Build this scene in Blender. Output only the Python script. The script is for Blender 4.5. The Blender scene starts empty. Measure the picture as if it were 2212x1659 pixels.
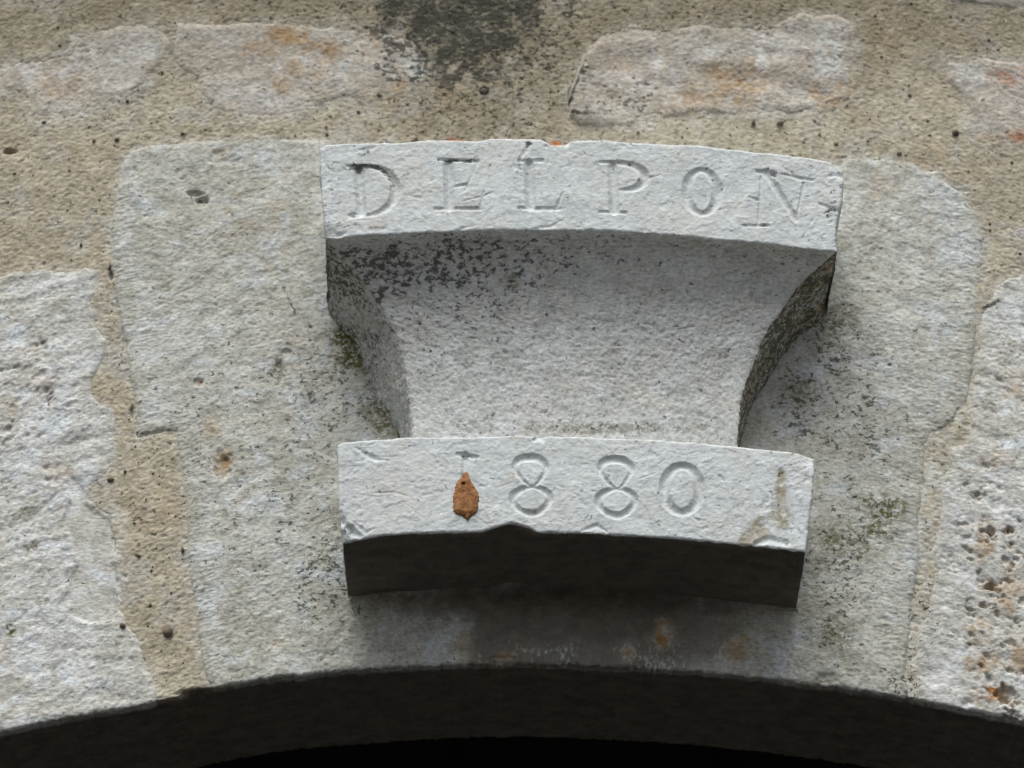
import bpy, math
import numpy as np

# ------------------------------------------------------------------ camera
E = math.radians(30.0)            # the camera looks up at the arch
DIST = 2.6
FPX = 7189.0                      # focal length, in pixels of a 2212 px wide photograph
CE, SE = math.cos(E), math.sin(E)
CAM = np.array([0.0, -DIST * CE, -DIST * SE])
scene = bpy.context.scene
col = scene.collection
cam_data = bpy.data.cameras.new('camera')
cam = bpy.data.objects.new('camera', cam_data)
col.objects.link(cam)
cam.location = CAM
cam.rotation_euler = (math.radians(90) + E, 0, 0)
cam_data.sensor_width = 36.0
cam_data.lens = 36.0 * FPX / 2212.0
cam_data.clip_start = 0.05
cam_data.clip_end = 400.0
cam_data.dof.use_dof = True
cam_data.dof.focus_distance = 2.50
cam_data.dof.aperture_fstop = 9.0
scene.camera = cam

# ------------------------------------------------------------------ light
SUN_EL, SUN_AZ = math.radians(63), math.radians(-10)   # azimuth away from the wall's normal
world = bpy.data.worlds.new('World')
scene.world = world
world.use_nodes = True
wn = world.node_tree.nodes
wl = world.node_tree.links
bg = wn['Background']
sky = wn.new('ShaderNodeTexSky')
sky.sky_type = 'NISHITA'
sky.sun_disc = False
sky.sun_elevation = SUN_EL
sky.sun_rotation = math.radians(180) - SUN_AZ
sky.air_density = 1.0
sky.dust_density = 3.0
sky.ozone_density = 1.0
hs = wn.new('ShaderNodeHueSaturation')          # an overcast, greyer sky
hs.inputs['Saturation'].default_value = 0.45
wl.new(sky.outputs[0], hs.inputs['Color'])
wl.new(hs.outputs[0], bg.inputs[0])
bg.inputs[1].default_value = 0.055
sun_data = bpy.data.lights.new('sun', 'SUN')
sun_data.energy = 1.5
sun_data.angle = math.radians(42)
sun_data.color = (0.985, 1.0, 0.965)
sun = bpy.data.objects.new('sun', sun_data)
col.objects.link(sun)
from mathutils import Vector
_d = Vector((math.sin(SUN_AZ) * math.cos(SUN_EL), -math.cos(SUN_AZ) * math.cos(SUN_EL), math.sin(SUN_EL)))
sun.rotation_euler = _d.to_track_quat('Z', 'Y').to_euler()
scene.view_settings.view_transform = 'Standard'
scene.view_settings.look = 'None'
scene.view_settings.exposure = 1.10
scene.view_settings.gamma = 1.0
scene.view_settings.use_curve_mapping = False
scene.render.engine = 'CYCLES'
scene.cycles.max_bounces = 6
scene.cycles.diffuse_bounces = 3

GROUND_Z = -2.9

# ------------------------------------------------------------------ maths helpers
def unproj(px, py, y):
    """photo point (2212 px scale) -> world x, z on the plane at depth y"""
    px = np.asarray(px, float); py = np.asarray(py, float)
    a = (px - 1106.0) / FPX
    b = -(py - 829.5) / FPX
    ry = CE - b * SE
    rz = SE + b * CE
    t = (y - CAM[1]) / ry
    return a * t, CAM[2] + rz * t

def proj(P):
    d = P - CAM
    f = d[..., 1] * CE + d[..., 2] * SE
    u = -d[..., 1] * SE + d[..., 2] * CE
    return 1106.0 + FPX * d[..., 0] / f, 829.5 - FPX * u / f

def _hash(ix, iy, iz, seed):
    h = (ix.astype(np.uint32) * np.uint32(374761393) + iy.astype(np.uint32) * np.uint32(668265263)
         + iz.astype(np.uint32) * np.uint32(2147483647) + np.uint32((seed * 974634777) & 0xFFFFFFFF))
    h = (h ^ (h >> np.uint32(13))) * np.uint32(1274126177)
    h = (h ^ (h >> np.uint32(16))) * np.uint32(2246822519)
    return h ^ (h >> np.uint32(15))

def noise2(x, y, seed=0):
    """gradient noise, about -1..1"""
    x = np.asarray(x, np.float32); y = np.asarray(y, np.float32)
    x, y = np.broadcast_arrays(x, y)
    x0 = np.floor(x); y0 = np.floor(y)
    fx = x - x0; fy = y - y0
    ix = x0.astype(np.int64); iy = y0.astype(np.int64)
    u = fx * fx * fx * (fx * (fx * 6 - 15) + 10)
    v = fy * fy * fy * (fy * (fy * 6 - 15) + 10)
    z = np.zeros_like(ix)
    def g(dx, dy):
        h = _hash(ix + dx, iy + dy, z, seed)
        a = h.astype(np.float32) * np.float32(2 * math.pi / 4294967296.0)
        return np.cos(a) * (fx - dx) + np.sin(a) * (fy - dy)
    n0 = g(0, 0) * (1 - u) + g(1, 0) * u
    n1 = g(0, 1) * (1 - u) + g(1, 1) * u
    return (n0 * (1 - v) + n1 * v) * 1.5

def fbm(x, y, scale, octv=4, seed=0, gain=0.5):
    s = 0.0; a = 1.0; t = 0.0
    for k in range(octv):
        f = scale * (2.03 ** k)
        s = s + a * noise2(x * f + 17.3 * k, y * f - 9.1 * k, seed * 31 + k)
        t += a; a *= gain
    return s / t

def sstep(a, b, x):
    t = np.clip((x - a) / (b - a), 0, 1)
    return t * t * (3 - 2 * t)

def smooth_curve(pts, n=400, k=9):
    p = np.array(pts, float)
    xs = np.linspace(p[0, 0], p[-1, 0], n)
    ys = np.interp(xs, p[:, 0], p[:, 1])
    pad = np.concatenate([np.full(k, ys[0]) - (ys[1] - ys[0]) * np.arange(k, 0, -1), ys,
                          np.full(k, ys[-1]) + (ys[-1] - ys[-2]) * np.arange(1, k + 1)])
    w = np.hanning(2 * k + 3)[1:-1]; w /= w.sum()
    return xs, np.convolve(pad, w, 'valid')

def sdf_poly(poly, x, y):
    """signed distance to a closed polygon, negative inside"""
    p = np.asarray(poly, float)
    d = np.full(np.shape(x), 1e9)
    inside = np.zeros(np.shape(x), bool)
    for i in range(len(p)):
        a = p[i]; b = p[(i + 1) % len(p)]
        e = b - a
        wx = x - a[0]; wy = y - a[1]
        t = np.clip((wx * e[0] + wy * e[1]) / (e @ e + 1e-12), 0, 1)
        d = np.minimum(d, (wx - e[0] * t) ** 2 + (wy - e[1] * t) ** 2)
        c = ((a[1] > y) != (b[1] > y)) & (x < (b[0] - a[0]) * (y - a[1]) / ((b[1] - a[1]) if b[1] != a[1] else 1e-9) + a[0])
        inside ^= c
    d = np.sqrt(d)
    return np.where(inside, -d, d)

def blobs(px, py, items, warp=0.35, seed=3):
    """soft uneven patches with their own outline: (x, y, rx, ry, strength)"""
    out = np.zeros(np.shape(px))
    n = fbm(px, py, 1 / 45.0, 4, seed, 0.6)
    for (x, y, rx, ry, s) in items:
        d = np.sqrt(((px - x) / rx) ** 2 + ((py - y) / ry) ** 2) + n * warp * 1.6
        out = np.maximum(out, s * (1 - sstep(0.25, 1.25, d)))
    return out

# ------------------------------------------------------------------ object helpers
def link_mesh(name, V, F, mat, parent=None, attrs=None, smooth=True, origin=(0, 0, 0)):
    V = np.asarray(V, np.float64); F = np.asarray(F, np.int64)
    used = np.unique(F)
    remap = np.full(len(V), -1, np.int64); remap[used] = np.arange(len(used))
    V = V[used] - np.asarray(origin); F = remap[F]
    me = bpy.data.meshes.new(name)
    k = F.shape[1]
    me.vertices.add(len(V)); me.vertices.foreach_set('co', V.astype(np.float32).ravel())
    me.loops.add(F.size); me.loops.foreach_set('vertex_index', F.astype(np.int32).ravel())
    me.polygons.add(len(F))
    me.polygons.foreach_set('loop_start', np.arange(0, F.size, k, dtype=np.int32))
    me.polygons.foreach_set('use_smooth', np.full(len(F), smooth, bool))
    me.update(calc_edges=True)
    if attrs:
        for an, av in attrs.items():
            a = me.attributes.new(an, 'FLOAT', 'POINT')
            a.data.foreach_set('value', np.asarray(av, np.float32).ravel()[used])
    me.materials.append(mat)
    o = bpy.data.objects.new(name, me)
    col.objects.link(o)
    if parent is not None:
        o.parent = parent
    else:
        o.location = origin
    return o

def grid_faces(n, m):
    i, j = np.meshgrid(np.arange(n - 1), np.arange(m - 1), indexing='ij')
    a = (i * m + j).ravel()
    return np.stack([a, a + m, a + m + 1, a + 1], 1)      # rows index the first axis

def add_skirt(V, F, dirs, depth):
    """extrude the open border along dirs so the piece is a solid-looking block"""
    k = F.shape[1]
    e = np.concatenate([np.stack([F[:, q], F[:, (q + 1) % k]], 1) for q in range(k)])
    es = np.sort(e, 1)
    key = es[:, 0] * (len(V) + 1) + es[:, 1]
    _, inv, cnt = np.unique(key, return_inverse=True, return_counts=True)
    b = e[cnt[inv] == 1]
    vs = np.unique(b)
    newid = np.full(len(V), -1, np.int64); newid[vs] = len(V) + np.arange(len(vs))
    V2 = np.concatenate([V, V[vs] + dirs[vs] * depth])
    q = np.stack([b[:, 1], b[:, 0], newid[b[:, 0]], newid[b[:, 1]]], 1)
    return V2, np.concatenate([F, q]), vs

def empty(name, loc):
    o = bpy.data.objects.new(name, None)
    o.empty_display_size = 0.05
    o.location = loc
    col.objects.link(o)
    return o

def tag(o, label=None, cat=None, group=None, kind=None):
    if label: o['label'] = label
    if cat: o['category'] = cat
    if group: o['group'] = group
    if kind: o['kind'] = kind
    return o

# ------------------------------------------------------------------ materials
class NT:
    def __init__(self, name):
        self.m = bpy.data.materials.new(name); self.m.use_nodes = True
        self.t = self.m.node_tree; self.n = self.t.nodes; self.l = self.t.links
        self.b = self.n['Principled BSDF']
    def put(self, sock, v):
        if hasattr(v, 'is_linked') or isinstance(v, bpy.types.NodeSocket): self.l.new(v, sock)
        else: sock.default_value = v
    def math(self, op, a, b=0.0, clamp=False):
        q = self.n.new('ShaderNodeMath'); q.operation = op; q.use_clamp = clamp
        self.put(q.inputs[0], a); self.put(q.inputs[1], b); return q.outputs[0]
    def pos(self, sx=1, sy=1, sz=1, off=(0, 0, 0)):
        g = self.n.new('ShaderNodeNewGeometry')
        q = self.n.new('ShaderNodeMapping')
        q.inputs['Scale'].default_value = (sx, sy, sz); q.inputs['Location'].default_value = off
        self.l.new(g.outputs['Position'], q.inputs[0]); return q.outputs[0]
    def noise(self, vec, scale, detail=4, rough=0.55, dist=0.0):
        q = self.n.new('ShaderNodeTexNoise')
        self.l.new(vec, q.inputs['Vector'])
        q.inputs['Scale'].default_value = scale; q.inputs['Detail'].default_value = detail
        q.inputs['Roughness'].default_value = rough; q.inputs['Distortion'].default_value = dist
        return q.outputs[0]
    def voro(self, vec, scale, feature='F1', rnd=1.0):
        q = self.n.new('ShaderNodeTexVoronoi'); q.feature = feature
        self.l.new(vec, q.inputs['Vector']); q.inputs['Scale'].default_value = scale
        q.inputs['Randomness'].default_value = rnd
        return q
    def step(self, v, a, b):
        q = self.n.new('ShaderNodeMapRange'); q.interpolation_type = 'SMOOTHSTEP'
        self.put(q.inputs[0], v); self.put(q.inputs[1], a); self.put(q.inputs[2], b)
        return q.outputs[0]
    def mix(self, f, a, b, mode='MIX'):
        q = self.n.new('ShaderNodeMix'); q.data_type = 'RGBA'; q.blend_type = mode
        self.put(q.inputs[0], f)
        for s, v in ((q.inputs[6], a), (q.inputs[7], b)):
            if isinstance(v, tuple): s.default_value = (*v, 1) if len(v) == 3 else v
            else: self.l.new(v, s)
        return q.outputs[2]
    def attr(self, name):
        q = self.n.new('ShaderNodeAttribute'); q.attribute_name = name; return q.outputs['Fac']
    def grey(self, v):
        q = self.n.new('ShaderNodeCombineColor')
        for s in q.inputs: self.put(s, v)
        return q.outputs[0]

DARK = (0.035, 0.037, 0.028)
def stone_mat(name, cA, cB, cW, speck=0.25, grain=0.5, bump=0.5, pores=0.5, fine=420.0, stretch=0.55):
    t = NT(name)
    p = t.pos(); ps = t.pos(stretch, 1, 1)
    n1 = t.noise(p, 11, 3, 0.6, 0.4)
    n2 = t.noise(p, 55, 4, 0.62, 0.3)
    n3 = t.noise(ps, fine, 3, 0.75)
    nw = t.noise(t.pos(1, 1, 1, (3.1, 7.7, 1.3)), 26, 4, 0.66, 0.8)
    c = t.mix(t.step(t.math('ADD', t.math('MULTIPLY', n1, 0.55), t.math('MULTIPLY', n2, 0.45)), 0.36, 0.66), cA, cB)
    c = t.mix(t.step(nw, 0.50, 0.66), c, cW)
    # pale and ochre / orange patches, olive lichen, soot and painted shade (all with their own outline)
    n4 = t.noise(t.pos(1, 1, 1, (5, 2, 8)), 70, 4, 0.7, 0.6)
    c = t.mix(t.math('MULTIPLY', t.attr('pale'), t.step(n4, 0.30, 0.62)), c, (0.62, 0.635, 0.625))
    c = t.mix(t.math('MULTIPLY', t.attr('ochre'), t.step(n4, 0.34, 0.60), True), c, (0.39, 0.25, 0.115))
    c = t.mix(t.math('MULTIPLY', t.attr('orange'), t.step(n4, 0.34, 0.62), True), c, (0.48, 0.15, 0.042))
    c = t.mix(t.math('MULTIPLY', t.attr('dust'), t.step(n4, 0.32, 0.58), True), c, (0.36, 0.325, 0.245))
    # grains
    v = t.voro(ps, fine * 0.95)
    vg = t.math('SUBTRACT', v.outputs['Distance'], 0.45)
    gr = t.math('ADD', t.math('MULTIPLY', t.math('SUBTRACT', n3, 0.5), 2.5 * grain), t.math('MULTIPLY', vg, -0.55 * grain))
    gr = t.math('ADD', gr, t.math('MULTIPLY', t.math('SUBTRACT', n2, 0.5), 0.9 * grain))
    c = t.mix(1.0, c, t.grey(t.math('ADD', gr, 1.0)), 'MULTIPLY')
    # dark pores / algae specks: density from the painted attribute
    sp = t.noise(t.pos(min(1.0, stretch * 1.35), 1, 1, (1, 5, 2)), fine * 0.58, 4, 0.66, 0.45)
    clump = t.noise(t.pos(1, 1, 1, (9, 4, 6)), 48, 3, 0.65)
    da = t.attr('dark')
    dens = t.math('ADD', t.math('MULTIPLY', da, t.math('ADD', t.math('MULTIPLY', clump, 1.6), 0.05)), speck * 0.5)
    dens = t.math('ADD', dens, t.math('MULTIPLY', t.math('SUBTRACT', clump, 0.5), 0.35 * speck))
    thr = t.math('SUBTRACT', 0.665, t.math('MULTIPLY', dens, 0.15 if 'mortar' in name else 0.165 if 'hammer' in name else 0.185))
    q = t.n.new('ShaderNodeMapRange'); q.interpolation_type = 'SMOOTHSTEP'
    t.put(q.inputs[0], sp); t.put(q.inputs[1], thr); t.put(q.inputs[2], t.math('ADD', thr, 0.07))
    sf = q.outputs[0]
    c = t.mix(t.math('MULTIPLY', sf, 0.80), c, DARK)
    c = t.mix(t.math('MULTIPLY', t.math('MULTIPLY', t.step(da, 0.55, 1.4), t.step(n2, 0.22, 0.70)), 0.95 if 'mortar' in name else 0.30 if 'hammer' not in name else 0.12, True), c, (0.085, 0.088, 0.075))
    c = t.mix(t.math('MULTIPLY', t.attr('damp_shade'), t.step(n2, 0.2, 0.6), True), c, t.mix(1.0, c, (0.56, 0.545, 0.51), 'MULTIPLY'))
    gf = t.math('MULTIPLY', t.attr('green'), t.step(t.noise(t.pos(1, 1, 1, (2, 2, 9)), 240, 3, 0.7, 0.8), 0.40, 0.56), True)
    c = t.mix(gf, c, (0.105, 0.095, 0.026))
    st = t.attr('soot_shade')
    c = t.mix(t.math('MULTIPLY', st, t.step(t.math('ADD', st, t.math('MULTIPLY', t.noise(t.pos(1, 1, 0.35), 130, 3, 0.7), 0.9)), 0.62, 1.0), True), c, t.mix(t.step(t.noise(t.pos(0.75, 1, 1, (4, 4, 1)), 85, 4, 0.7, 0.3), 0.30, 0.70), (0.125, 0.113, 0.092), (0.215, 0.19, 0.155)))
    t.l.new(c, t.b.inputs['Base Color'])
    t.b.inputs['Roughness'].default_value = 0.92
    t.b.inputs['Specular IOR Level'].default_value = 0.15
    h = t.math('ADD', t.math('MULTIPLY', n3, 1.0), t.math('MULTIPLY', n2, 1.6))
    h = t.math('SUBTRACT', h, t.math('MULTIPLY', v.outputs['Distance'], 0.35))
    h = t.math('SUBTRACT', h, t.math('MULTIPLY', sf, pores))
    b = t.n.new('ShaderNodeBump'); b.inputs['Strength'].default_value = bump
    b.inputs['Distance'].default_value = 0.0011
    t.l.new(h, b.inputs['Height']); t.l.new(b.outputs[0], t.b.inputs['Normal'])
    return t.m

M_MORTAR = stone_mat('lime_mortar', (0.40, 0.35, 0.258), (0.475, 0.43, 0.335), (0.45, 0.42, 0.355), speck=0.60, grain=0.62, bump=0.55, pores=0.9, fine=400)
M_PANEL = stone_mat('weathered_limestone', (0.435, 0.42, 0.358), (0.53, 0.53, 0.49), (0.535, 0.555, 0.55), speck=0.42, grain=0.58, bump=0.5, pores=0.7, fine=500)
M_CARVED = stone_mat('carved_white_limestone', (0.565, 0.585, 0.58), (0.60, 0.63, 0.635), (0.60, 0.605, 0.58), speck=0.40, grain=0.30, bump=0.35, pores=0.5, fine=430)
M_FLARE = stone_mat('bush_hammered_limestone', (0.54, 0.54, 0.51), (0.60, 0.61, 0.60), (0.60, 0.585, 0.55), speck=0.38, grain=0.50, bump=0.55, pores=0.6, fine=480)
M_RUBBLE = stone_mat('rubble_limestone', (0.44, 0.39, 0.325), (0.51, 0.472, 0.415), (0.55, 0.53, 0.50), speck=0.45, grain=0.65, bump=0.5, pores=0.5, fine=420)
M_VOUSS = stone_mat('pale_rough_limestone', (0.50, 0.48, 0.425), (0.60, 0.60, 0.58), (0.62, 0.645, 0.655), speck=0.36, grain=0.62, bump=0.5, pores=0.6, fine=460)

def plain_mat(name, c1, c2, scale, rough=0.9):
    t = NT(name)
    n = t.noise(t.pos(), scale, 6, 0.6)
    t.l.new(t.mix(t.step(n, 0.35, 0.65), c1, c2), t.b.inputs['Base Color'])
    t.b.inputs['Roughness'].default_value = rough
    t.b.inputs['Specular IOR Level'].default_value = 0.2
    b = t.n.new('ShaderNodeBump'); b.inputs['Strength'].default_value = 0.6; b.inputs['Distance'].default_value = 0.0008
    t.l.new(t.noise(t.pos(), scale * 4, 5, 0.7), b.inputs['Height']); t.l.new(b.outputs[0], t.b.inputs['Normal'])
    return t.m
M_MUD = plain_mat('dried_mud', (0.23, 0.10, 0.04), (0.40, 0.195, 0.085), 210)
M_GROUND = plain_mat('dark_asphalt', (0.04, 0.038, 0.036), (0.055, 0.053, 0.05), 30)
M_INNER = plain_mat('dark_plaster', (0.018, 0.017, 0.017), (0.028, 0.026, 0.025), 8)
M_GRIT = plain_mat('dark_grit', (0.09, 0.08, 0.068), (0.26, 0.20, 0.14), 60)

# ------------------------------------------------------------------ the arch line and the bent wall sheet
ARCH = [(-330, 1683), (-160, 1624), (0, 1579), (118, 1555), (236, 1533), (330, 1516), (388, 1504), (455, 1485), (540, 1469), (623, 1458), (741, 1447),
        (880, 1437), (1036, 1430), (1140, 1430), (1239, 1433), (1441, 1442), (1601, 1455), (1736, 1473), (1871, 1491), (1965, 1507),
        (2107, 1534), (2212, 1553), (2380, 1592), (2560, 1645)]
ax_, az_ = unproj([p[0] for p in ARCH], [p[1] for p in ARCH], 0.0)
acx, acz = smooth_curve(np.stack([ax_, az_], 1), 900, 16)
def zarch(x):
    return np.interp(x, acx, acz)

STEP = 0.001
XMIN, XMAX = -0.50, 0.50
SOFFIT = 0.136
xs = np.arange(XMIN, XMAX + 1e-9, STEP)
s_up = np.arange(0.0, 0.735, STEP)
s_dn = -np.concatenate([np.arange(0.001, 0.012, 0.001), np.linspace(0.012, SOFFIT, 50)])[::-1]
ss = np.concatenate([s_dn, s_up])
GX, GS = np.meshgrid(xs, ss, indexing='ij')          # [column, row]
RAG = 0.0016 * fbm(xs, xs * 0 + 3.3, 60, 4, 5, 0.6) + 0.0024 * fbm(xs, xs * 0 + 1.3, 180, 3, 6, .65) * sstep(-.4, .5, fbm(xs, xs * 0 + 5.1, 9, 2, 8))
ZA = zarch(xs) + RAG
WARPX = 0.0035 * fbm(GX, GS, 45, 4, 11, 0.6)
WARPS = 0.0035 * fbm(GX, GS, 45, 4, 12, 0.6)

def base_sheet(i0, i1, j0, j1):
    X = GX[i0:i1, j0:j1]; S = GS[i0:i1, j0:j1]
    za = ZA[i0:i1, None]
    P = np.stack([X, np.where(S < 0, -S, 0.0), za + np.maximum(S, 0)], -1)
    r = 0.007
    w = sstep(-r, r, S)                                   # 1 on the face, 0 on the soffit
    slope = np.gradient(zarch(xs), xs)[i0:i1, None] + 0 * S
    n = np.stack([slope * (1 - w), -w, -(1 - w)], -1)
    n /= np.linalg.norm(n, axis=-1, keepdims=True)
    rr = 0.0013 * (1 + 0.8 * fbm(X, X * 0, 38, 3, 21)[:, :])
    rnd = np.where(np.abs(S) < rr, 0.55 * rr * (1 - np.abs(S) / rr) ** 2, 0)
    return P, n, rnd

def to_sheet(poly, y=0.0):
    x, z = unproj([p[0] for p in poly], [p[1] for p in poly], y)
    return np.stack([x, z - zarch(x)], 1)

# ------------------------------------------------------------------ outlines traced on the wall plane
KEY = [(262, 362), (285, 330), (330, 315), (420, 310), (520, 303), (690, 306), (704, 316), (900, 322), (1400, 326), (1700, 350), (1818, 362), (1830, 345), (1900, 348), (1972, 352),
       (1988, 371), (2022, 374), (2035, 392), (2075, 420), (2103, 460), (2121, 512), (2116, 600), (2106, 700), (2096, 800), (2085, 858),
       (2058, 900), (2010, 935), (1996, 962), (1990, 1040), (1979, 1120), (1984, 1200), (1972, 1262), (1962, 1320), (1955, 1400),
       (1950, 1450), (1957, 1503), 'R', 'L', (459, 1484), (444, 1437), (434, 1370), (421, 1286), (409, 1202), (402, 1101), (393, 1000), (384, 932),
       (357, 926), (306, 938), (301, 890), (285, 820), (275, 740), (262, 690), (250, 620), (243, 560), (245, 480), (252, 420)]
VL = [(-420, 600), (-200, 590), (-60, 604), (0, 600), (24, 590), (100, 584), (140, 590), (186, 580), (216, 585), (204, 651), (204, 702), (227, 739), (216, 779), (196, 820),
      (194, 854), (216, 877), (247, 887), (250, 955), (256, 999), (215, 1030), (190, 1050), (215, 1090), (246, 1110), (259, 1185), (265, 1286), (269, 1353), (293, 1387), (306, 1437),
      (323, 1466), (336, 1515), 'R', 'X']
VR = [(2560, 560), (2300, 590), (2212, 598), (2181, 602), (2158, 618), (2141, 648), (2119, 662), (2114, 766), (2105, 853), (2101, 934), (2083, 961), (2056, 968),
      (2060, 1005), (2050, 1021), (2034, 1049), (2038, 1095), (2024, 1185), (2023, 1253), (2006, 1320), (1989, 1370), (1978, 1437), (1971, 1507), 'L', 'Y']
def voussoir_poly(src):
    out = []; last = None
    pts = [p for p in src if not isinstance(p, str)]
    for k, p in enumerate(src):
        if p == 'R':                                   # run back along the soffit from the previous point
            q = to_sheet([src[k - 1]])[0]; out.append([q[0] - 0.012 * (1 if q[0] > 0 and src is KEY else 0), -0.2])
        elif p == 'L':
            q = to_sheet([src[k + 1] if src is KEY else src[k - 1]])[0]; out.append([q[0], -0.2])
        elif p == 'X':
            out.append([-0.7, -0.2])
        elif p == 'Y':
            out.append([0.7, -0.2])
        else:
            out.append(list(to_sheet([p])[0]))
    return out

STONES = [
    # name, outline, material, prominence, roughness, seed
    ('stone', [(-70, 190), (-60, 168), (0, 163), (40, 135), (152, 118), (165, 84), (236, 61), (303, 51), (346, 60), (372, 96), (350, 132), (322, 160), (303, 185), (270, 202),
               (202, 216), (168, 255), (110, 262), (74, 254), (57, 227), (44, 202), (0, 197)], M_RUBBLE, 0.0006, 1.0, 31),
    ('stone', [(388, 52), (455, 57), (590, 52), (674, 58), (741, 64), (810, 65), (868, 81), (901, 98), (935, 152), (925, 168), (875, 186), (834, 188), (790, 197), (745, 207),
               (640, 250), (539, 257), (458, 238), (450, 222), (434, 202), (428, 165), (384, 140), (376, 92)], M_RUBBLE, 0.0008, 1.1, 32),
    ('stone', [(1235, 246), (1238, 202), (1260, 142), (1269, 125), (1306, 74), (1357, 51), (1407, 60), (1467, 66), (1511, 57), (1600, 58), (1703, 47), (1730, 37), (1804, 33),
               (1848, 51), (1850, 118), (1836, 162), (1858, 189), (1828, 219), (1770, 233), (1703, 243), (1649, 251), (1619, 246), (1501, 243), (1424, 256), (1390, 270),
               (1323, 273), (1260, 262)], M_RUBBLE, 0.0011, 1.4, 33),
    ('stone', [(2046, 174), (2053, 135), (2124, 128), (2212, 142), (2320, 150), (2350, 230), (2330, 300), (2212, 304), (2124, 304), (2090, 293), (2094, 250), (2088, 216)], M_RUBBLE, 0.0009, 1.2, 34),
    ('stone', [(1108, 218), (1125, 209), (1150, 212), (1160, 232), (1148, 246), (1120, 246)], M_RUBBLE, 0.0006, 0.6, 35),
    ('stone', [(2172, 500), (2200, 488), (2290, 482), (2296, 524), (2212, 522), (2180, 514)], M_RUBBLE, 0.0008, 0.6, 36),
    ('stone', [(-330, 300), (-250, 275), (-120, 280), (-70, 330), (-80, 430), (-150, 470), (-310, 460)], M_RUBBLE, 0.0015, 1.1, 37),
    ('stone', [(-390, -60), (-300, -120), (-120, -110), (-30, -70), (-40, 30), (-120, 70), (-300, 50)], M_RUBBLE, 0.0015, 1.1, 38),
    ('stone', [(30, -150), (150, -200), (420, -190), (520, -120), (500, -50), (300, -30), (90, -50)], M_RUBBLE, 0.0015, 1.1, 39),
    ('stone', [(1250, -190), (1600, -210), (1780, -150), (1760, -40), (1500, -25), (1290, -50)], M_RUBBLE, 0.0015, 1.1, 40),
    ('stone', [(1960, -130), (2120, -180), (2380, -150), (2400, -30), (2200, 20), (2010, -10)], M_RUBBLE, 0.0015, 1.1, 41),
    ('voussoir', VL, M_VOUSS, 0.0006, 0.8, 42),
    ('voussoir', VR, M_VOUSS, 0.0006, 0.9, 43),
    ('panel', KEY, M_PANEL, 0.0008, 1.0, 44),
]

# stains with a shape of their own, in photo points: dark algae, ochre, orange, lichen, soot and damp with painted shade, pale bloom
DARKS = [(1000, 40, 240, 200, 1.5), (920, 0, 220, 120, 1.05), (1020, 215, 230, 130, .62), (1120, 70, 190, 220, .85), (1230, 20, 90, 60, .55), (700, 10, 180, 50, .38), (1380, 215, 70, 60, .55), (1500, 30, 420, 50, .30),
         (1290, 240, 60, 50, .3), (430, 426, 24, 10, .5), (690, 860, 90, 230, .5), (745, 735, 50, 50, .95), (800, 870, 60, 110, .5), (1800, 740, 70, 110, .75), (1740, 870, 80, 120, .72), (1830, 900, 140, 230, .52), (560, 1000, 300, 330, .25),
         (700, 1240, 90, 150, .58), (640, 1130, 120, 120, .4), (1810, 1230, 100, 180, .55), (1820, 1370, 80, 80, .45), (1240, 1490, 900, 30, .3), (600, 800, 18, 40, .7), (590, 800, 60, 70, .25),
         (2000, 1330, 40, 140, .45), (1960, 1480, 60, 50, .6), (1850, 1130, 120, 60, .25), (2150, 660, 40, 14, .6), (60, 30, 250, 40, .2)]
OCHRES = [(620, 82, 62, 34, .95), (700, 112, 62, 36, .8), (560, 108, 60, 22, .7), (600, 188, 36, 30, .6), (660, 150, 60, 30, .5), (860, 180, 30, 30, .6), (800, 90, 40, 40, .5), (1600, 185, 100, 55, .75), (1500, 215, 90, 40, .55), (1790, 205, 66, 36, .75),
          (1330, 150, 60, 70, .2), (140, 180, 90, 40, .3), (480, 1000, 24, 40, .85), (458, 930, 26, 44, .55), (885, 1368, 22, 18, .8), (940, 1352, 30, 14, .5), (600, 1388, 18, 12, .6), (1090, 1418, 24, 12, .9), (1440, 1372, 34, 36, 1.1), (1600, 1400, 44, 36, .7), (1360, 1412, 20, 22, .7), (1000, 1395, 24, 40, .35),
          (2130, 1170, 40, 60, .7), (2170, 1270, 60, 60, .75), (2110, 1365, 36, 40, .75), (2130, 1440, 60, 40, .7), (2140, 1500, 50, 34, 1.0), (2200, 1420, 40, 60, .6), (2190, 830, 30, 40, .5), (2150, 1000, 40, 30, .4), (90, 830, 50, 40, .35), (130, 1030, 60, 50, .35), (10, 1420, 30, 60, .3),
          (480, 335, 20, 14, .4), (640, 770, 90, 90, .22), (540, 480, 160, 120, .18), (1910, 400, 50, 40, .35), (30, 870, 60, 60, .25)]
ORANGES = [(2175, 165, 52, 22, .85), (2196, 292, 24, 18, 1.25), (2140, 300, 40, 10, .5), (2130, 1498, 26, 20, .6), (432, 826, 9, 6, .9), (985, 303, 26, 6, .8), (1202, 309, 18, 8, 1.0)]
GREENS = [(1910, 1098, 56, 46, .95), (1908, 1148, 50, 26, .9), (1812, 1160, 50, 50, .7), (1850, 1185, 44, 30, .6), (1800, 1370, 60, 36, .7), (770, 765, 50, 50, 1.0), (740, 735, 40, 34, 1.0), (830, 900, 40, 60, .9), (55, 1105, 14, 14, .8), (70, 1183, 20, 14, .8), (90, 1302, 16, 14, .9), (22, 1360, 16, 16, 1.1), (1800, 1240, 50, 40, .4),
          (600, 790, 14, 40, .6), (755, 740, 30, 50, .8), (800, 860, 36, 70, .6), (1810, 690, 50, 50, .6), (1720, 850, 60, 40, .5), (1780, 1470, 24, 12, .7), (485, 1110, 10, 14, .8)]
SOOT_SHADES = [(1290, 1310, 400, 95, 1.0), (1250, 1380, 265, 66, .95), (1440, 1390, 170, 50, .85)]
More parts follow.
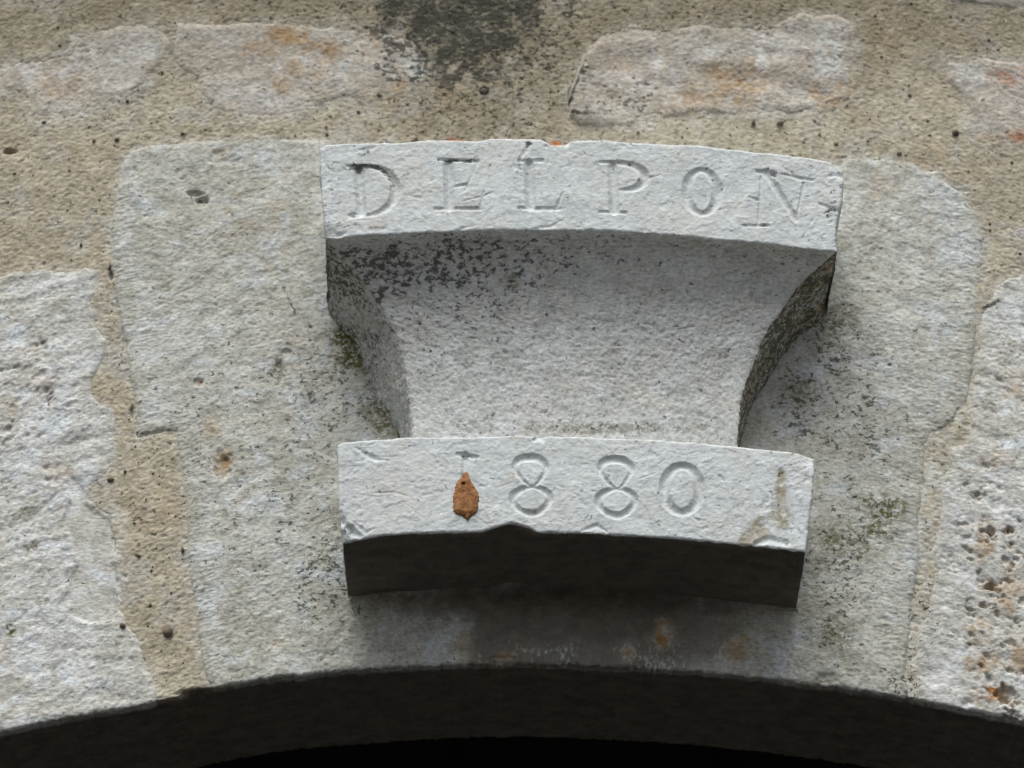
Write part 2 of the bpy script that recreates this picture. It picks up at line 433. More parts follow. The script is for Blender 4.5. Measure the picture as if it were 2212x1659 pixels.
DAMP_SHADES = [(1100, -130, 2000, 360, 1.5), (2050, 20, 420, 190, .85), (120, -20, 500, 150, .7), (1900, -80, 700, 240, .8), (2180, 380, 120, 160, .3), (1070, 130, 330, 260, 1.0)]  # damp staining, with lens vignetting towards the top painted in as well
PALES = [(660, 170, 16, 40, .8), (745, 150, 14, 30, .7), (320, 110, 30, 26, .7), (1650, 180, 20, 70, .8), (1690, 90, 40, 50, .6), (1790, 120, 40, 80, .7), (2090, 160, 40, 30, .8), (1540, 110, 90, 30, .5), (250, 120, 70, 50, .4), (560, 215, 90, 40, .5),
         (120, 620, 110, 40, .8), (40, 1000, 110, 200, .5), (120, 1300, 160, 140, .5), (270, 400, 26, 260, .6), (310, 740, 40, 160, .7), (340, 870, 60, 60, .6), (2180, 680, 40, 80, .9), (2070, 520, 50, 120, .6), (2060, 1060, 60, 60, .7), (460, 1200, 40, 160, .4), (890, 140, 40, 40, .6)]

def seg_dist(px, py, a, b):
    ax, ay = a; bx, by = b
    t = np.clip(((px - ax) * (bx - ax) + (py - ay) * (by - ay)) / ((bx - ax) ** 2 + (by - ay) ** 2 + 1e-9), 0, 1)
    return np.hypot(px - ax - t * (bx - ax), py - ay - t * (by - ay)), t

def stroke(px, py, pts, hw):
    """depth profile 0..1 and half width (px) of a V cut along a polyline; hw per point"""
    best = np.zeros(np.shape(px))
    if len(pts) > 4:                                   # round the corners of a curved stroke
        p = np.array([(*q, h) for q, h in zip(pts, hw)], float)
        cl = np.allclose(p[0, :2], p[-1, :2], atol=9)
        pp = np.concatenate([[p[-2] if cl else 2 * p[0] - p[1]], p, [p[1] if cl else 2 * p[-1] - p[-2]]])
        out = []
        for k in range(1, len(pp) - 2):
            a, b, c, d = pp[k - 1:k + 3]
            for t in (0, .25, .5, .75):
                out.append(.5 * (2 * b + (c - a) * t + (2 * a - 5 * b + 4 * c - d) * t * t + (3 * b - a - 3 * c + d) * t ** 3))
        out.append(pp[-2])
        pts = [(q[0], q[1]) for q in out]; hw = [max(q[2], .5) for q in out]
    for k in range(len(pts) - 1):
        d, t = seg_dist(px, py, pts[k], pts[k + 1])
        w = hw[k] + (hw[k + 1] - hw[k]) * t
        best = np.maximum(best, (1 - np.clip(d / w, 0, 1) ** 1.5) * w)
    return best

LINES = [([(1264, 140), (1246, 185), (1232, 222)], [3, 5, 6], .4), ([(1236, 247), (1262, 252), (1294, 250)], [4, 5, 3], .4), ([(860, 205), (905, 185), (938, 165)], [2, 3, 2], .3), ([(236, 568), (241, 600)], [4, 4], .4), ([(243, 600), (262, 690)], [2, 2], .35),  # cracks and joints; the first strokes paint a stone's shadow edge
         ([(286, 850), (296, 905), (304, 938)], [2.5, 3, 2], .4), ([(300, 940), (357, 927)], [4, 3], .2), ([(1968, 1400), (1966, 1510)], [2, 3], .4), ([(1795, 1090), (1900, 1155), (1935, 1150)], [1, 3, 2], .0), ([(1862, 1148), (1885, 1156), (1930, 1151)], [1.5, 2.5, 1.5], .5),
         ([(735, 742), (752, 728), (764, 722)], [2, 4, 3], .5), ([(555, 640), (575, 655), (600, 700)], [2, 2.5, 1.5], .25), ([(600, 600), (620, 640), (632, 664), (640, 690)], [2, 4, 4, 2], .3), ([(1920, 1000), (1800, 985)], [1.2, 1.2], .3), ([(450, 830), (420, 850), (400, 880)], [1, 1.5, 1], .3), ([(0, 160), (50, 132), (150, 118)], [2, 2.5, 2], .25),
         ([(250, 1342), (200, 1350), (170, 1340)], [2.5, 2, 1.5], .4), ([(455, 225), (470, 212), (500, 206)], [3, 2.5, 1.5], .4), ([(2158, 650), (2136, 660), (2122, 668)], [4, 6, 3], .4)]
def soot_and_shade(px, py):
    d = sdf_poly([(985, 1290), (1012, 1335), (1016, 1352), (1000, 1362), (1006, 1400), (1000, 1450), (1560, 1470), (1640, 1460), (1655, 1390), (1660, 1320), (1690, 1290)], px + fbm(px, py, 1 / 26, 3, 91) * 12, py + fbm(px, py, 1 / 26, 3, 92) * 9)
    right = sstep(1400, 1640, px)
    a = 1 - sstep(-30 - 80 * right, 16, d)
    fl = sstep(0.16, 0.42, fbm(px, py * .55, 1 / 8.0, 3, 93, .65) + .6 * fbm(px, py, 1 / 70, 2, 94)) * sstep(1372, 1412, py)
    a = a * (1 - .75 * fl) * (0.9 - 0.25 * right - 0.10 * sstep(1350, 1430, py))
    top = blobs(px, py, [(1240, 1300, 500, 66, 1.0)], .25, 95)  # shade under the date block, painted dark on the wall
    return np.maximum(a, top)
def wall_attrs(P, extra_dark=0.0):
    px, py = proj(P)
    on_face = 1 - sstep(0.002, 0.012, P[..., 1])
    crack_shade = np.zeros_like(px)
    wx = px + fbm(px, py, 1 / 18, 3, 97) * 5; wy = py + fbm(px, py, 1 / 18, 3, 98) * 5
    for pts, hw, k in LINES:
        crack_shade = np.maximum(crack_shade, np.clip(stroke(wx, wy, pts, hw) * k, 0, 1.3))
    a = dict(dark=np.maximum(blobs(px, py, DARKS, .45, 3), crack_shade) * on_face, ochre=blobs(px, py, OCHRES, .5, 4) * on_face, orange=blobs(px, py, ORANGES, .4, 5) * on_face,
             green=blobs(px, py, GREENS, .5, 6) * on_face, pale=blobs(px, py, PALES, .55, 8) * on_face, dust=0 * px,
             damp_shade=np.clip(blobs(px, py, DAMP_SHADES, .35, 24) + .25 * fbm(px, py, 1 / 120, 3, 25), 0, 1) * on_face * sstep(0.50, 0.455, np.abs(P[..., 0])) * sstep(0.475, 0.41, P[..., 2]),
             soot_shade=np.maximum(soot_and_shade(px, py) * on_face, (1 - on_face) * 0.97))  # soffit gets grime and shade together as painted colour
    return a, px, py

SLIT = ((301, 939), (356, 926))
WALL_ORIGIN = (0.0, 0.0, GROUND_Z)
wall = empty('stone_wall', WALL_ORIGIN)
tag(wall, 'rubble wall of pale stones in sandy lime mortar round the carved keystone', 'wall')
KEY_ORIGIN = (0.02, 0.0, -0.29)
keystone = empty('keystone', KEY_ORIGIN)
tag(keystone, 'pale limestone arch keystone with flared corbel, carved DELPON above and 1880 below', 'keystone')

SD_ALL = np.full(GX.shape, 1.0)
SD_BIG = np.full(GX.shape, 1.0)
for (nm, poly, mat, prom, rough, seed) in STONES:
    poly = voussoir_poly(poly) if nm != 'stone' else to_sheet(poly)
    poly = np.array(poly)
    mg = 0.03
    i0 = max(0, int((poly[:, 0].min() - mg - XMIN) / STEP)); i1 = min(len(xs), int((poly[:, 0].max() + mg - XMIN) / STEP) + 2)
    j0 = max(0, np.searchsorted(ss, poly[:, 1].min() - mg)); j1 = min(len(ss), np.searchsorted(ss, poly[:, 1].max() + mg) + 1)
    if i1 - i0 < 4 or j1 - j0 < 4: continue
    X = GX[i0:i1, j0:j1]; S = GS[i0:i1, j0:j1]
    wamp = 1.0 if nm == 'stone' else 0.55
    d = sdf_poly(poly, X + WARPX[i0:i1, j0:j1] * wamp, S + WARPS[i0:i1, j0:j1] * wamp)
    SD_ALL[i0:i1, j0:j1] = np.minimum(SD_ALL[i0:i1, j0:j1], d)
    if nm != 'stone': SD_BIG[i0:i1, j0:j1] = np.minimum(SD_BIG[i0:i1, j0:j1], d)
    P, n, rnd = base_sheet(i0, i1, j0, j1)
    A, px, py = wall_attrs(P)
    A['soot_shade'] = A['soot_shade'] * (1 - .75 * np.clip(A['ochre'], 0, 1))
    und = fbm(X, S, 14, 3, seed) * 0.0017 * rough
    mid = fbm(X, S, 75, 4, seed + 100, 0.58) * 0.0010 * rough
    fin = fbm(X * 0.85, S, 340, 3, seed + 200, 0.65) * 0.0009 * min(rough, 1.4)
    soft = 0.0012 if nm == 'stone' else 0.0008
    edge = np.where(d > -0.005, ((np.minimum(d, 0) + 0.005) / 0.005) ** 2 * soft, 0) + np.maximum(d, 0) * 0.9
    pit = sstep(0.10, 0.50, fbm(X * 0.85, S, 270, 3, seed + 500, 0.6)) * 0.0011 * min(rough, 1.3) * (0.7 + 0.9 * noise2(X * 22, S * 22, seed + 501))
    fin = fin - pit
    A['dust'] = sstep(-0.016, 0.0, d + 0.006 * fbm(X, S, 60, 3, seed + 7)) * (0.22 if nm == 'stone' else 0.3)
    if nm == 'stone': A['damp_shade'] = A['damp_shade'] * 0.45
    worn = 0.35 + 0.75 * sstep(-0.25, 0.35, fbm(X, S, 18, 3, seed + 650))
    fk = fbm(X, S * 1.2, 48, 4, seed + 600, 0.55)
    plate = (sstep(0.08, 0.115, fk) + sstep(-0.22, -0.19, fk) + 0.7 * sstep(0.12, 0.15, fbm(X, S * 1.3, 110, 3, seed + 601, .5))) * 0.00045
    H = prom + und + mid + mid * -0.25 + fin * worn * 0.62 + 0.8 * plate * (0.6 if nm == 'stone' else 1.0) - edge
    if nm == 'panel':
        # drafted tooled margins along the borders and the rough bush-hammered field
        mgn = 1 - sstep(0.012, 0.03, -d)
        st = fbm(X * 8, S * 0.9, 90, 2, 71) * 0.0006
        side = fbm(X * 0.9, S * 8, 90, 2, 72) * 0.0006
        low = 1 - sstep(0.02, 0.05, S)
        H = H - mgn * (mid + fin) * 0.6 + st * np.maximum(low, mgn * (py < 420)) + side * mgn * (py >= 420)
        for (cx, cy, rx, ry, dp) in [(424, 420, 24, 8, .003), (436, 432, 16, 9, .005), (470, 340, 26, 18, .0015), (505, 345, 20, 12, .0012), (905, 1370, 36, 16, .0015), (480, 1010, 22, 34, .002),
                                     (1905, 1120, 40, 34, .0012), (1090, 1425, 36, 12, .003), (1790, 1468, 40, 16, .002), (620, 760, 14, 9, .002), (430, 828, 16, 9, .002), (600, 805, 12, 30, .0018)]:
            q = np.hypot((px - cx) / rx, (py - cy) / ry) + fbm(px, py, 1 / 20, 3, 77) * .6
            H = H - dp * (1 - sstep(0.5, 1.0, q))
    if nm == 'voussoir':
        pitz = blobs(px, py, [(2150, 1250, 110, 220, 1.0), (2200, 1450, 130, 130, 1.0), (2190, 800, 80, 120, .4), (60, 860, 160, 130, .5), (100, 1050, 120, 60, .4)], .5, 9)
        rg = np.abs(fbm(X, S * 1.2, 34, 5, seed + 300, 0.6))
        H = H - pitz * (sstep(0.22, 0.02, rg) * 0.0 + sstep(0.20, 0.46, rg) * 0.0070 + sstep(0.15, 0.5, fbm(X, S, 95, 3, seed + 310)) * 0.0030) + pitz * 0.0008
        A['ochre'] = np.maximum(A['ochre'], pitz * sstep(0.16, 0.38, rg) * 0.8)
        lay = noise2(X * 12, S * 95 + fbm(X, S, 10, 2, 5) * 3, seed)
        H = H + lay * 0.0007
        if poly[:, 0].mean() < 0:
            patch = sdf_poly([(146, 1000), (200, 1090), (246, 1130), (258, 1290), (250, 1342), (190, 1350), (150, 1330), (140, 1270), (165, 1200), (140, 1120)], px + fbm(px, py, 1 / 40, 3, 51) * 22, py)
            fl = 1 - sstep(-8, 2, patch)
            H = H * (1 - fl) + fl * (prom - 0.0012 + und)
            A['pale'] = A['pale'] * (1 - fl); A['dark'] = A['dark'] * (1 - fl)
    if nm == 'stone' and seed == 33:
        H = H + 0.004 * (1 - sstep(0, 90, px - 1240)) * sstep(60, 150, py) * (d < 0.002) + 0.0025 * noise2(X * 25, S * 40, 90)
    H = np.where(S < -0.01, H * 0.45, H)
    P2 = P + n * (H - rnd)[..., None]
    V = P2.reshape(-1, 3); Nn = n.reshape(-1, 3)
    F = grid_faces(*X.shape)
    keep = (d.ravel()[F].min(1) < 0.007)
    F = F[keep]
    par, org = (keystone, KEY_ORIGIN) if nm == 'panel' else (wall, WALL_ORIGIN)
    cV, cF, vs = add_skirt(V, F, -Nn, 0.05)
    AA = {k: np.concatenate([v.ravel(), v.ravel()[vs]]) for k, v in A.items()}
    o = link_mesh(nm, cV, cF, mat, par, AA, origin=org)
    if nm == 'voussoir':
        tag(o, 'rough white voussoir with flaked face left of the keystone' if poly[:, 0].mean() < 0 else 'white voussoir pitted with brown hollows right of the keystone')

# mortar sheet: sandy joints, dropping away behind every stone
P, n, rnd = base_sheet(0, len(xs), 0, len(ss))
A, px, py = wall_attrs(P)
H = fbm(GX, GS, 9, 3, 61) * 0.0022 + fbm(GX, GS, 70, 4, 62, 0.6) * 0.0008 + fbm(GX * 0.8, GS, 330, 3, 63, 0.65) * 0.0008
near = sstep(0.012, 0.0, SD_ALL)
H = H + 0.0002 * near - 0.0005 * sstep(0.014, 0.002, SD_BIG) - sstep(0.12, 0.5, fbm(GX * .85, GS, 260, 3, 64, .6)) * 0.0008 - np.clip(-SD_ALL - 0.0025, 0, 0.012) * 1.2
dq, tq = seg_dist(px, py, *SLIT)
H = H - 0.030 * (1 - sstep(2.5, 6.0, dq + fbm(px, py, 1 / 14, 3, 66) * 1.2))
for (cx, cy, rx, ry, dp) in [(22, 328, 16, 6, .010), (1232, 210, 5, 22, .007), (1255, 250, 22, 6, .006), (1046, 197, 12, 8, .006), (240, 590, 6, 18, .006), (285, 890, 5, 18, .005), (1925, 1498, 20, 12, .004), (430, 1500, 60, 14, .004)]:
    H = H - dp * (1 - sstep(0.4, 1.1, np.hypot((px - cx) / rx, (py - cy) / ry)))
gap = np.minimum(1, near) * (px > 1940) * (py > 1350)
A['dark'] = np.maximum(A['dark'], gap * 0.5); A['pale'] = np.maximum(0.55 * sstep(0.012, 0.001, SD_ALL), .8 * (px > 1940) * (py > 900)) * (0.5 + fbm(GX, GS, 40, 3, 67))
A['ochre'] = np.maximum(A['ochre'], 0.25 * sstep(0.1, 0.5, fbm(px, py, 1 / 260, 3, 68)))
V = (P + n * (H - rnd)[..., None]).reshape(-1, 3)
F = grid_faces(*GX.shape)
F = F[SD_ALL.ravel()[F].max(1) > -0.014]
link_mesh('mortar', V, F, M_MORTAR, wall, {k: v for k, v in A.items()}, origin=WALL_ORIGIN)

# pebbles and coarse sand grains standing in the mortar
rng = np.random.default_rng(5)
ico_v = np.array([(0, 0, 1), (.894, 0, .447), (.276, .851, .447), (-.724, .526, .447), (-.724, -.526, .447), (.276, -.851, .447), (.724, .526, -.447), (-.276, .851, -.447), (-.894, 0, -.447), (-.276, -.851, -.447), (.724, -.526, -.447), (0, 0, -1)])
ico_f = np.array([(0, 1, 2), (0, 2, 3), (0, 3, 4), (0, 4, 5), (0, 5, 1), (1, 6, 2), (2, 7, 3), (3, 8, 4), (4, 9, 5), (5, 10, 1), (2, 6, 7), (3, 7, 8), (4, 8, 9), (5, 9, 10), (1, 10, 6), (6, 11, 7), (7, 11, 8), (8, 11, 9), (9, 11, 10), (10, 11, 6)])
gv = []; gf = []
free = np.argwhere((SD_ALL > 0.003) & (GS > 0.01))
base_pts = V.reshape(*GX.shape, 3)
def add_grain(c, r):
    k = len(gv) * 12
    gv.append(ico_v * r * rng.uniform(.6, 1.25, (1, 3)) * rng.uniform(.85, 1.15, (12, 1)) + c)
    gf.append(ico_f + k)
for q in free[rng.integers(0, len(free), 750)]:
    add_grain(base_pts[q[0], q[1]], rng.choice([.0007, .0010, .0014, .0020], p=[.5, .3, .15, .05]))
for (cx, cy, r) in [(1685, 268, .0030), (1628, 268, .002), (2064, 290, .0032), (1046, 198, .003), (240, 1038, .0028), (265, 1354, .003), (270, 1020, .002), (362, 1366, .0036), (395, 290, .0024)]:
    x, z = unproj(cx, cy, 0.0)
    add_grain(np.array([float(x), -0.001, float(z)]), r)
grit = link_mesh('grit', np.concatenate(gv), np.concatenate(gf), M_GRIT, wall, origin=WALL_ORIGIN, smooth=True)
tag(grit, 'dark sand grains and small pebbles standing in the mortar', kind='stuff')

# ------------------------------------------------------------------ carved blocks
D = 0.092
def curve_px(pts):
    p = np.array(pts, float)
    return lambda x: np.interp(x, p[:, 0], p[:, 1])

CAP_TOP = [(691, 320), (705, 311), (780, 310), (860, 308), (934, 302), (1000, 303), (1028, 304), (1064, 298), (1110, 299), (1168, 300), (1180, 306), (1190, 313), (1215, 313), (1222, 307), (1232, 302), (1287, 302),
           (1398, 309), (1508, 314), (1577, 322), (1646, 330), (1729, 338), (1784, 347), (1801, 351), (1822, 364)]
CAP_BOT = [(705, 517), (788, 509), (871, 505), (926, 502), (995, 500), (1091, 497), (1201, 498), (1287, 498), (1343, 501), (1453, 508), (1564, 519), (1674, 529), (1770, 541), (1808, 543)]
CAP_L = [(320, 691), (436, 695.5), (517, 705)]
CAP_R = [(362, 1821), (384, 1823), (422, 1820), (450, 1815), (491, 1806), (525, 1806), (543, 1808)]
LED_TOP = [(729, 962), (738, 955), (810, 950), (895, 944), (1006, 945), (1104, 941), (1254, 944), (1426, 950), (1593, 964), (1709, 977), (1760, 986)]
LED_BOT = [(741, 1166), (773, 1165), (834, 1156), (932, 1151), (1042, 1148), (1079, 1137), (1101, 1130), (1140, 1138), (1162, 1150), (1254, 1151), (1348, 1156), (1477, 1164), (1632, 1179), (1740, 1192)]
LED_L = [(960, 729), (1075, 731), (1137, 736), (1166, 741)]
LED_R = [(986, 1760), (1057, 1756), (1134, 1747), (1192, 1740)]

def ell(cx, cy, rx, ry, w_top, w_side, a0=0, a1=360, tilt=0, n=40, thin=None):
    pts = []; hw = []
    for a in np.linspace(math.radians(a0), math.radians(a1), n):
        x = rx * math.cos(a); y = ry * math.sin(a)
        c, s = math.cos(math.radians(tilt)), math.sin(math.radians(tilt))
        pts.append((cx + x * c - y * s, cy + x * s + y * c))
        hw.append(w_top + (w_side - w_top) * abs(math.cos(a)) ** 1.5)
    return pts, hw

LETTERS = {
 'D': [([(775, 366), (781, 458)], [12.5, 12.5]), ([(749, 359), (793, 359), (821, 364), (841, 379), (852, 396), (854, 416), (845, 438), (822, 457), (797, 465), (758, 468)], [4, 5.5, 8, 11, 12.5, 12.5, 10, 7, 5.5, 4.5]),
       ([(755, 465), (782, 461)], [5, 6])],
 'E': [([(969, 353), (971, 446)], [12.5, 12.5]), ([(947, 345), (1032, 348)], [4.5, 5]), ([(1031, 347), (1028, 366)], [5, 2.5]), ([(980, 403), (1010, 398)], [4, 5]), ([(1018, 380), (1006, 410)], [2.5, 5]),
       ([(940, 451), (1039, 451)], [5, 6]), ([(1038, 450), (1045, 414)], [6, 3]), ([(1044, 424), (1066, 413)], [4, 1.5]), ([(1000, 434), (1036, 426)], [2, 3])],
 'L': [([(1143, 354), (1146, 445)], [12.5, 12.5]), ([(1120, 348), (1171, 347)], [4, 6]), ([(1121, 450), (1208, 451)], [5, 5.5]), ([(1203, 449), (1216, 416)], [6, 2.5])],
 'P': [([(1324, 358), (1327, 454)], [12.5, 12.5]), ([(1296, 350), (1343, 352), (1371, 358), (1390, 373), (1392, 390), (1377, 404), (1354, 410), (1337, 410)], [4.5, 6.5, 9, 12, 12, 9.5, 6, 4]),
       ([(1296, 458), (1352, 460)], [4.5, 4.5])],
 'O': [ell(1516, 414, 33, 46, 7.5, 13, tilt=-2)],
 'N': [([(1645, 380), (1638, 488)], [4.5, 4]), ([(1636, 370), (1672, 377)], [6, 8]), ([(1655, 373), (1719, 474)], [10, 8]), ([(1736, 396), (1720, 478)], [4, 4]), ([(1690, 376), (1726, 386), (1757, 389)], [3, 5, 4]),
       ([(1605, 488), (1658, 487)], [4, 5]), ([(1618, 426), (1639, 433)], [3.5, 4])],
}
_TOP8 = [(1395, 392), (1330, 345), (1286, 290), (1278, 245), (1305, 207), (1372, 190), (1440, 198), (1487, 237), (1488, 285), (1455, 340), (1400, 392)]
_BOT8 = [(1395, 395), (1325, 410), (1272, 448), (1266, 500), (1312, 552), (1390, 578), (1452, 560), (1508, 505), (1514, 452), (1470, 412), (1400, 395)]
def eight(dx, dy):
    f = lambda pts: [(713 + x / 3.2 + dx, 929 + y / 3.2 + dy) for x, y in pts]
    return [(f(_TOP8), [3.5, 5, 6.5, 8, 9.5, 10, 10, 9, 7, 5, 3.5]), (f(_BOT8), [4.5, 8, 9.5, 9, 8, 9, 8.5, 8.5, 9, 8, 4.5])]
DIGITS = {
 '1': [([(989, 982), (1031, 988)], [6, 6]), ([(1006, 985), (1003, 1020)], [9.5, 8]), ([(1003, 1020), (1006, 1050)], [8, 12]), ([(1006, 1050), (1009, 1112)], [13, 12])],
 '8a': eight(0, 0),
 '8b': eight(184, 4),
 '0': [ell(1473, 1057, 38, 50, 10, 13)],
}
CAP_CHIPS = [([(1148, 306), (1137, 325), (1120, 346)], [6, 7, 3], .5), ([(1108, 358), (1126, 368)], [5, 3], .4), ([(1190, 489), (1216, 474)], [4, 1.5], .7), ([(1150, 495), (1192, 488)], [4, 4], .5), ([(985, 500), (1004, 492), (1030, 488)], [6, 5, 2], .5),
             ([(800, 497), (830, 494)], [7, 5], .4), ([(775, 325), (800, 321), (815, 318)], [5, 6, 2], .4), ([(1404, 383), (1427, 378)], [4, 2], .9), ([(1385, 372), (1404, 382)], [1.5, 2.5], .7), ([(1690, 362), (1715, 380)], [3, 4], .4), ([(870, 420), (910, 428)], [2, 5], .3),
             ([(1770, 440), (1800, 452), (1812, 458)], [4, 6, 5], .6), ([(1782, 462), (1800, 448)], [4, 4], .5), ([(1792, 380), (1818, 376)], [6, 9], .5), ([(1752, 481), (1754, 477)], [4, 4], .6), ([(1740, 468), (1748, 464)], [2.5, 2.5], .6), ([(700, 350), (712, 368)], [6, 3], .6),
             ([(740, 392), (722, 440)], [12, 8], .12), ([(735, 400), (780, 410)], [3, 4], .3), ([(896, 450), (925, 478)], [1.5, 2], .5), ([(870, 378), (915, 424)], [1.2, 1.6], .5), ([(1395, 500), (1410, 475)], [1.2, 1.2], .5), ([(1425, 450), (1402, 480)], [1.2, 1.2], .5)]
LED_CHIPS = [([(770, 967), (790, 982), (810, 992), (842, 995)], [3, 6, 7, 2], .6), ([(798, 985), (842, 988), (874, 984)], [1.5, 2, 1.5], .6), ([(800, 1066), (850, 1063), (882, 1072)], [2, 4, 2], .6), ([(812, 1074), (858, 1068)], [1.5, 2.5], .5), ([(913, 1069), (934, 1068)], [4, 3], .4),
             ([(741, 1130), (760, 1145), (778, 1158)], [8, 12, 8], .6), ([(765, 1130), (790, 1150), (810, 1142)], [4, 6, 3], .5), ([(935, 952), (938, 958)], [3, 2], .8), ([(933, 965), (925, 1000)], [1.6, 1.2], .6), ([(1382, 1034), (1420, 1021)], [2.5, 2], .7), ([(1422, 1005), (1432, 995)], [1.6, 2.2], .7),
             ([(1405, 980), (1420, 985)], [9, 6], .25), ([(1482, 984), (1505, 976)], [2, 2], .5), ([(1510, 976), (1524, 984)], [2, 1], .5), ([(1556, 1030), (1562, 1038)], [5, 4], .6), ([(1625, 1025), (1620, 1038)], [3, 2], .5), ([(1258, 1145), (1275, 1140), (1290, 1134), (1310, 1148)], [4, 6, 6, 4], .7),
             ([(1660, 1080), (1645, 1100), (1690, 1098)], [8, 8, 8], .25), ([(1686, 1020), (1688, 1060), (1690, 1105)], [9, 10, 13], .4), ([(1680, 1115), (1640, 1140), (1610, 1170)], [18, 20, 16], .12), ([(1520, 1142), (1526, 1140)], [4, 4], .5), ([(1040, 1105), (1035, 1118)], [1.5, 1.5], .5), ([(1036, 1050), (1046, 1052)], [3, 2], .8),
             ([(1498, 1118), (1508, 1124)], [2.5, 2.5], .6), ([(1140, 1130), (1162, 1128)], [2, 1], .5), ([(1630, 1175), (1660, 1165), (1700, 1172)], [8, 10, 8], .5)]

def block(name, top, bot, left, right, nu, nv, carve, chips, seed, paint, parent, part_name):
    ct, cb = curve_px(top), curve_px(bot)
    lf, rt = np.array(left), np.array(right)
    u = np.linspace(0, 1, nu)[:, None]; v = np.linspace(0, 1, nv)[None, :]      # v: 0 bottom, 1 top
    def side(c, vv):
        yy = c[-1, 0] + (c[0, 0] - c[-1, 0]) * vv
        return np.interp(yy, c[:, 0], c[:, 1])
    xl = side(lf, v); xr = side(rt, v)
    PX = xl + (xr - xl) * u
    PX = PX + (noise2(v * 14 + u * 0, u * 0 + 2.7, seed) * 2.0 + noise2(v * 45, u * 0 + 1.7, seed) * 1.3) * np.clip(np.abs(u - .5) * 2 - .8, 0, .2) * 5
    rag_t = 0.9 * noise2(u * 420, u * 0 + 22, seed) + 1.6 * noise2(u * 60, u * 0 + 4, seed) + 1.2 * noise2(u * 190, u * 0 + 8, seed)
    rag_b = 1.5 * noise2(u * 420, u * 0 + 21, seed) + 1.8 * noise2(u * 55, u * 0 + 14, seed) + 1.6 * noise2(u * 170, u * 0 + 18, seed)
    PY = (cb(PX) + rag_b) * (1 - v) + (ct(PX) + rag_t) * v
    X, Z = unproj(PX, PY, -D)
    ppx, ppy = PX, PY
    # distance to the rim, metres
    s = 1 / 2765.0
    du = np.minimum(PX - xl, xr - PX) * s
    dt_ = (PY - ct(PX)) * s / CE; db = (cb(PX) - PY) * s / CE
    r = 0.0017 * (1 + 0.9 * fbm(PX, PY, 1 / 55, 3, seed))
    rim = np.minimum(np.minimum(du, dt_), db)
    H = fbm(PX, PY, 1 / 160, 3, seed + 1) * 0.0011 + fbm(PX, PY, 1 / 34, 4, seed + 2, .55) * 0.00026 + fbm(PX * .7, PY, 1 / 9.0, 3, seed + 3, .6) * 0.00022
    rx = np.clip(rim / r, 0, 1)
    H = H - r * (1 - rx) ** 2 * 0.7
    corner = np.maximum(1 - np.hypot(PX - xl, PY - cb(PX)) / 42, 1 - np.hypot(xr - PX, PY - ct(PX)) / 40)
    H = H - 0.004 * sstep(0, 1, corner)
    H = H - 0.0028 * sstep(0.42, 0.6, fbm(PX, PY, 1 / 70, 3, seed + 9)) * (1 - sstep(0.0, 0.008, rim))
    ends = (1 - sstep(20, 110, np.minimum(PX - xl, xr - PX)))
    H = H - np.abs(fbm(PX * .5 + PY * .15, PY + PX * .12, 1 / 15, 4, seed + 4, .65)) * 0.0017 * ends * sstep(-.25, .45, fbm(PX, PY, 1 / 45, 3, seed + 8))
    wx = PX + fbm(PX, PY, 1 / 12, 2, seed + 5) * 1.6; wy = PY + fbm(PX, PY, 1 / 12, 2, seed + 6) * 1.6
    ch = np.zeros_like(PX)
    for pts, hw, k in chips:
        ch = np.maximum(ch, stroke(wx, wy, pts, hw) * k)
    rg = np.random.default_rng(seed)
    for _ in range(90):
        cx = rg.uniform(top[0][0], top[-1][0]); cy = rg.uniform(np.min(ct(PX)), np.max(cb(PX))); a_ = rg.normal(-0.25, 0.7); L_ = rg.uniform(3, 16)
        w_ = rg.uniform(1.0, 2.6); k_ = rg.uniform(.25, .7)
        pts_ = [(cx - L_ * math.cos(a_), cy - L_ * math.sin(a_)), (cx + rg.normal(0, 2), cy + rg.normal(0, 2)), (cx + L_ * math.cos(a_), cy + L_ * math.sin(a_))]
        m_ = (np.abs(PX - cx) < 24) & (np.abs(PY - cy) < 24)
        if m_.any(): ch[m_] = np.maximum(ch[m_], stroke(wx[m_], wy[m_], pts_, [w_ * .4, w_, w_ * .3]) * k_)
    fk = fbm(PX, PY * 1.2, 1 / 60, 4, seed + 600, .55)
    H = H + (sstep(.10, .14, fk) + .6 * sstep(.16, .20, fbm(PX, PY * 1.3, 1 / 26, 3, seed + 601, .5))) * 0.00028
    H = H - ch * s * 0.85
    cuts = {}
    for ltr, strokes in carve.items():
        g = np.zeros_like(PX)
        for pts, hw in strokes:
            g = np.maximum(g, stroke(PX + (wx - PX) * .55, PY + (wy - PY) * .55, pts, hw))
        cuts[ltr] = g
        H = H - g * s * 0.70
    P = np.stack([X, -D - H, Z], -1)
    A = paint(PX, PY, ch, sum(cuts.values()))
    V = P.reshape(-1, 3)
    F = grid_faces(nu, nv)
    taken = np.zeros(len(F), bool)
    groups = []
    for ltr, g in cuts.items():
        m = (g.ravel()[F].max(1) > 0.25) & ~taken
        taken |= m; groups.append((ltr, F[m]))
    # rim loop -> undersides, ends and top running back into the wall
    idx = np.arange(nu * nv).reshape(nu, nv)
    loop = np.concatenate([idx[:, 0], idx[-1, 1:], idx[-2::-1, -1], idx[0, -2:0:-1]])
    outw = np.concatenate([np.tile([0, 0, -1.0], (nu, 1)), np.tile([1.0, 0, 0], (nv - 1, 1)), np.tile([0, 0, 1.0], (nu - 1, 1)), np.tile([-1.0, 0, 0], (nv - 2, 1))])
    K = 44
    L0 = V[loop]
    Lb = L0.copy()
    Ls = L0.copy(); k2 = np.hanning(15)[1:-1]; k2 /= k2.sum()
    kern = np.hanning(63)[1:-1]; kern /= kern.sum()
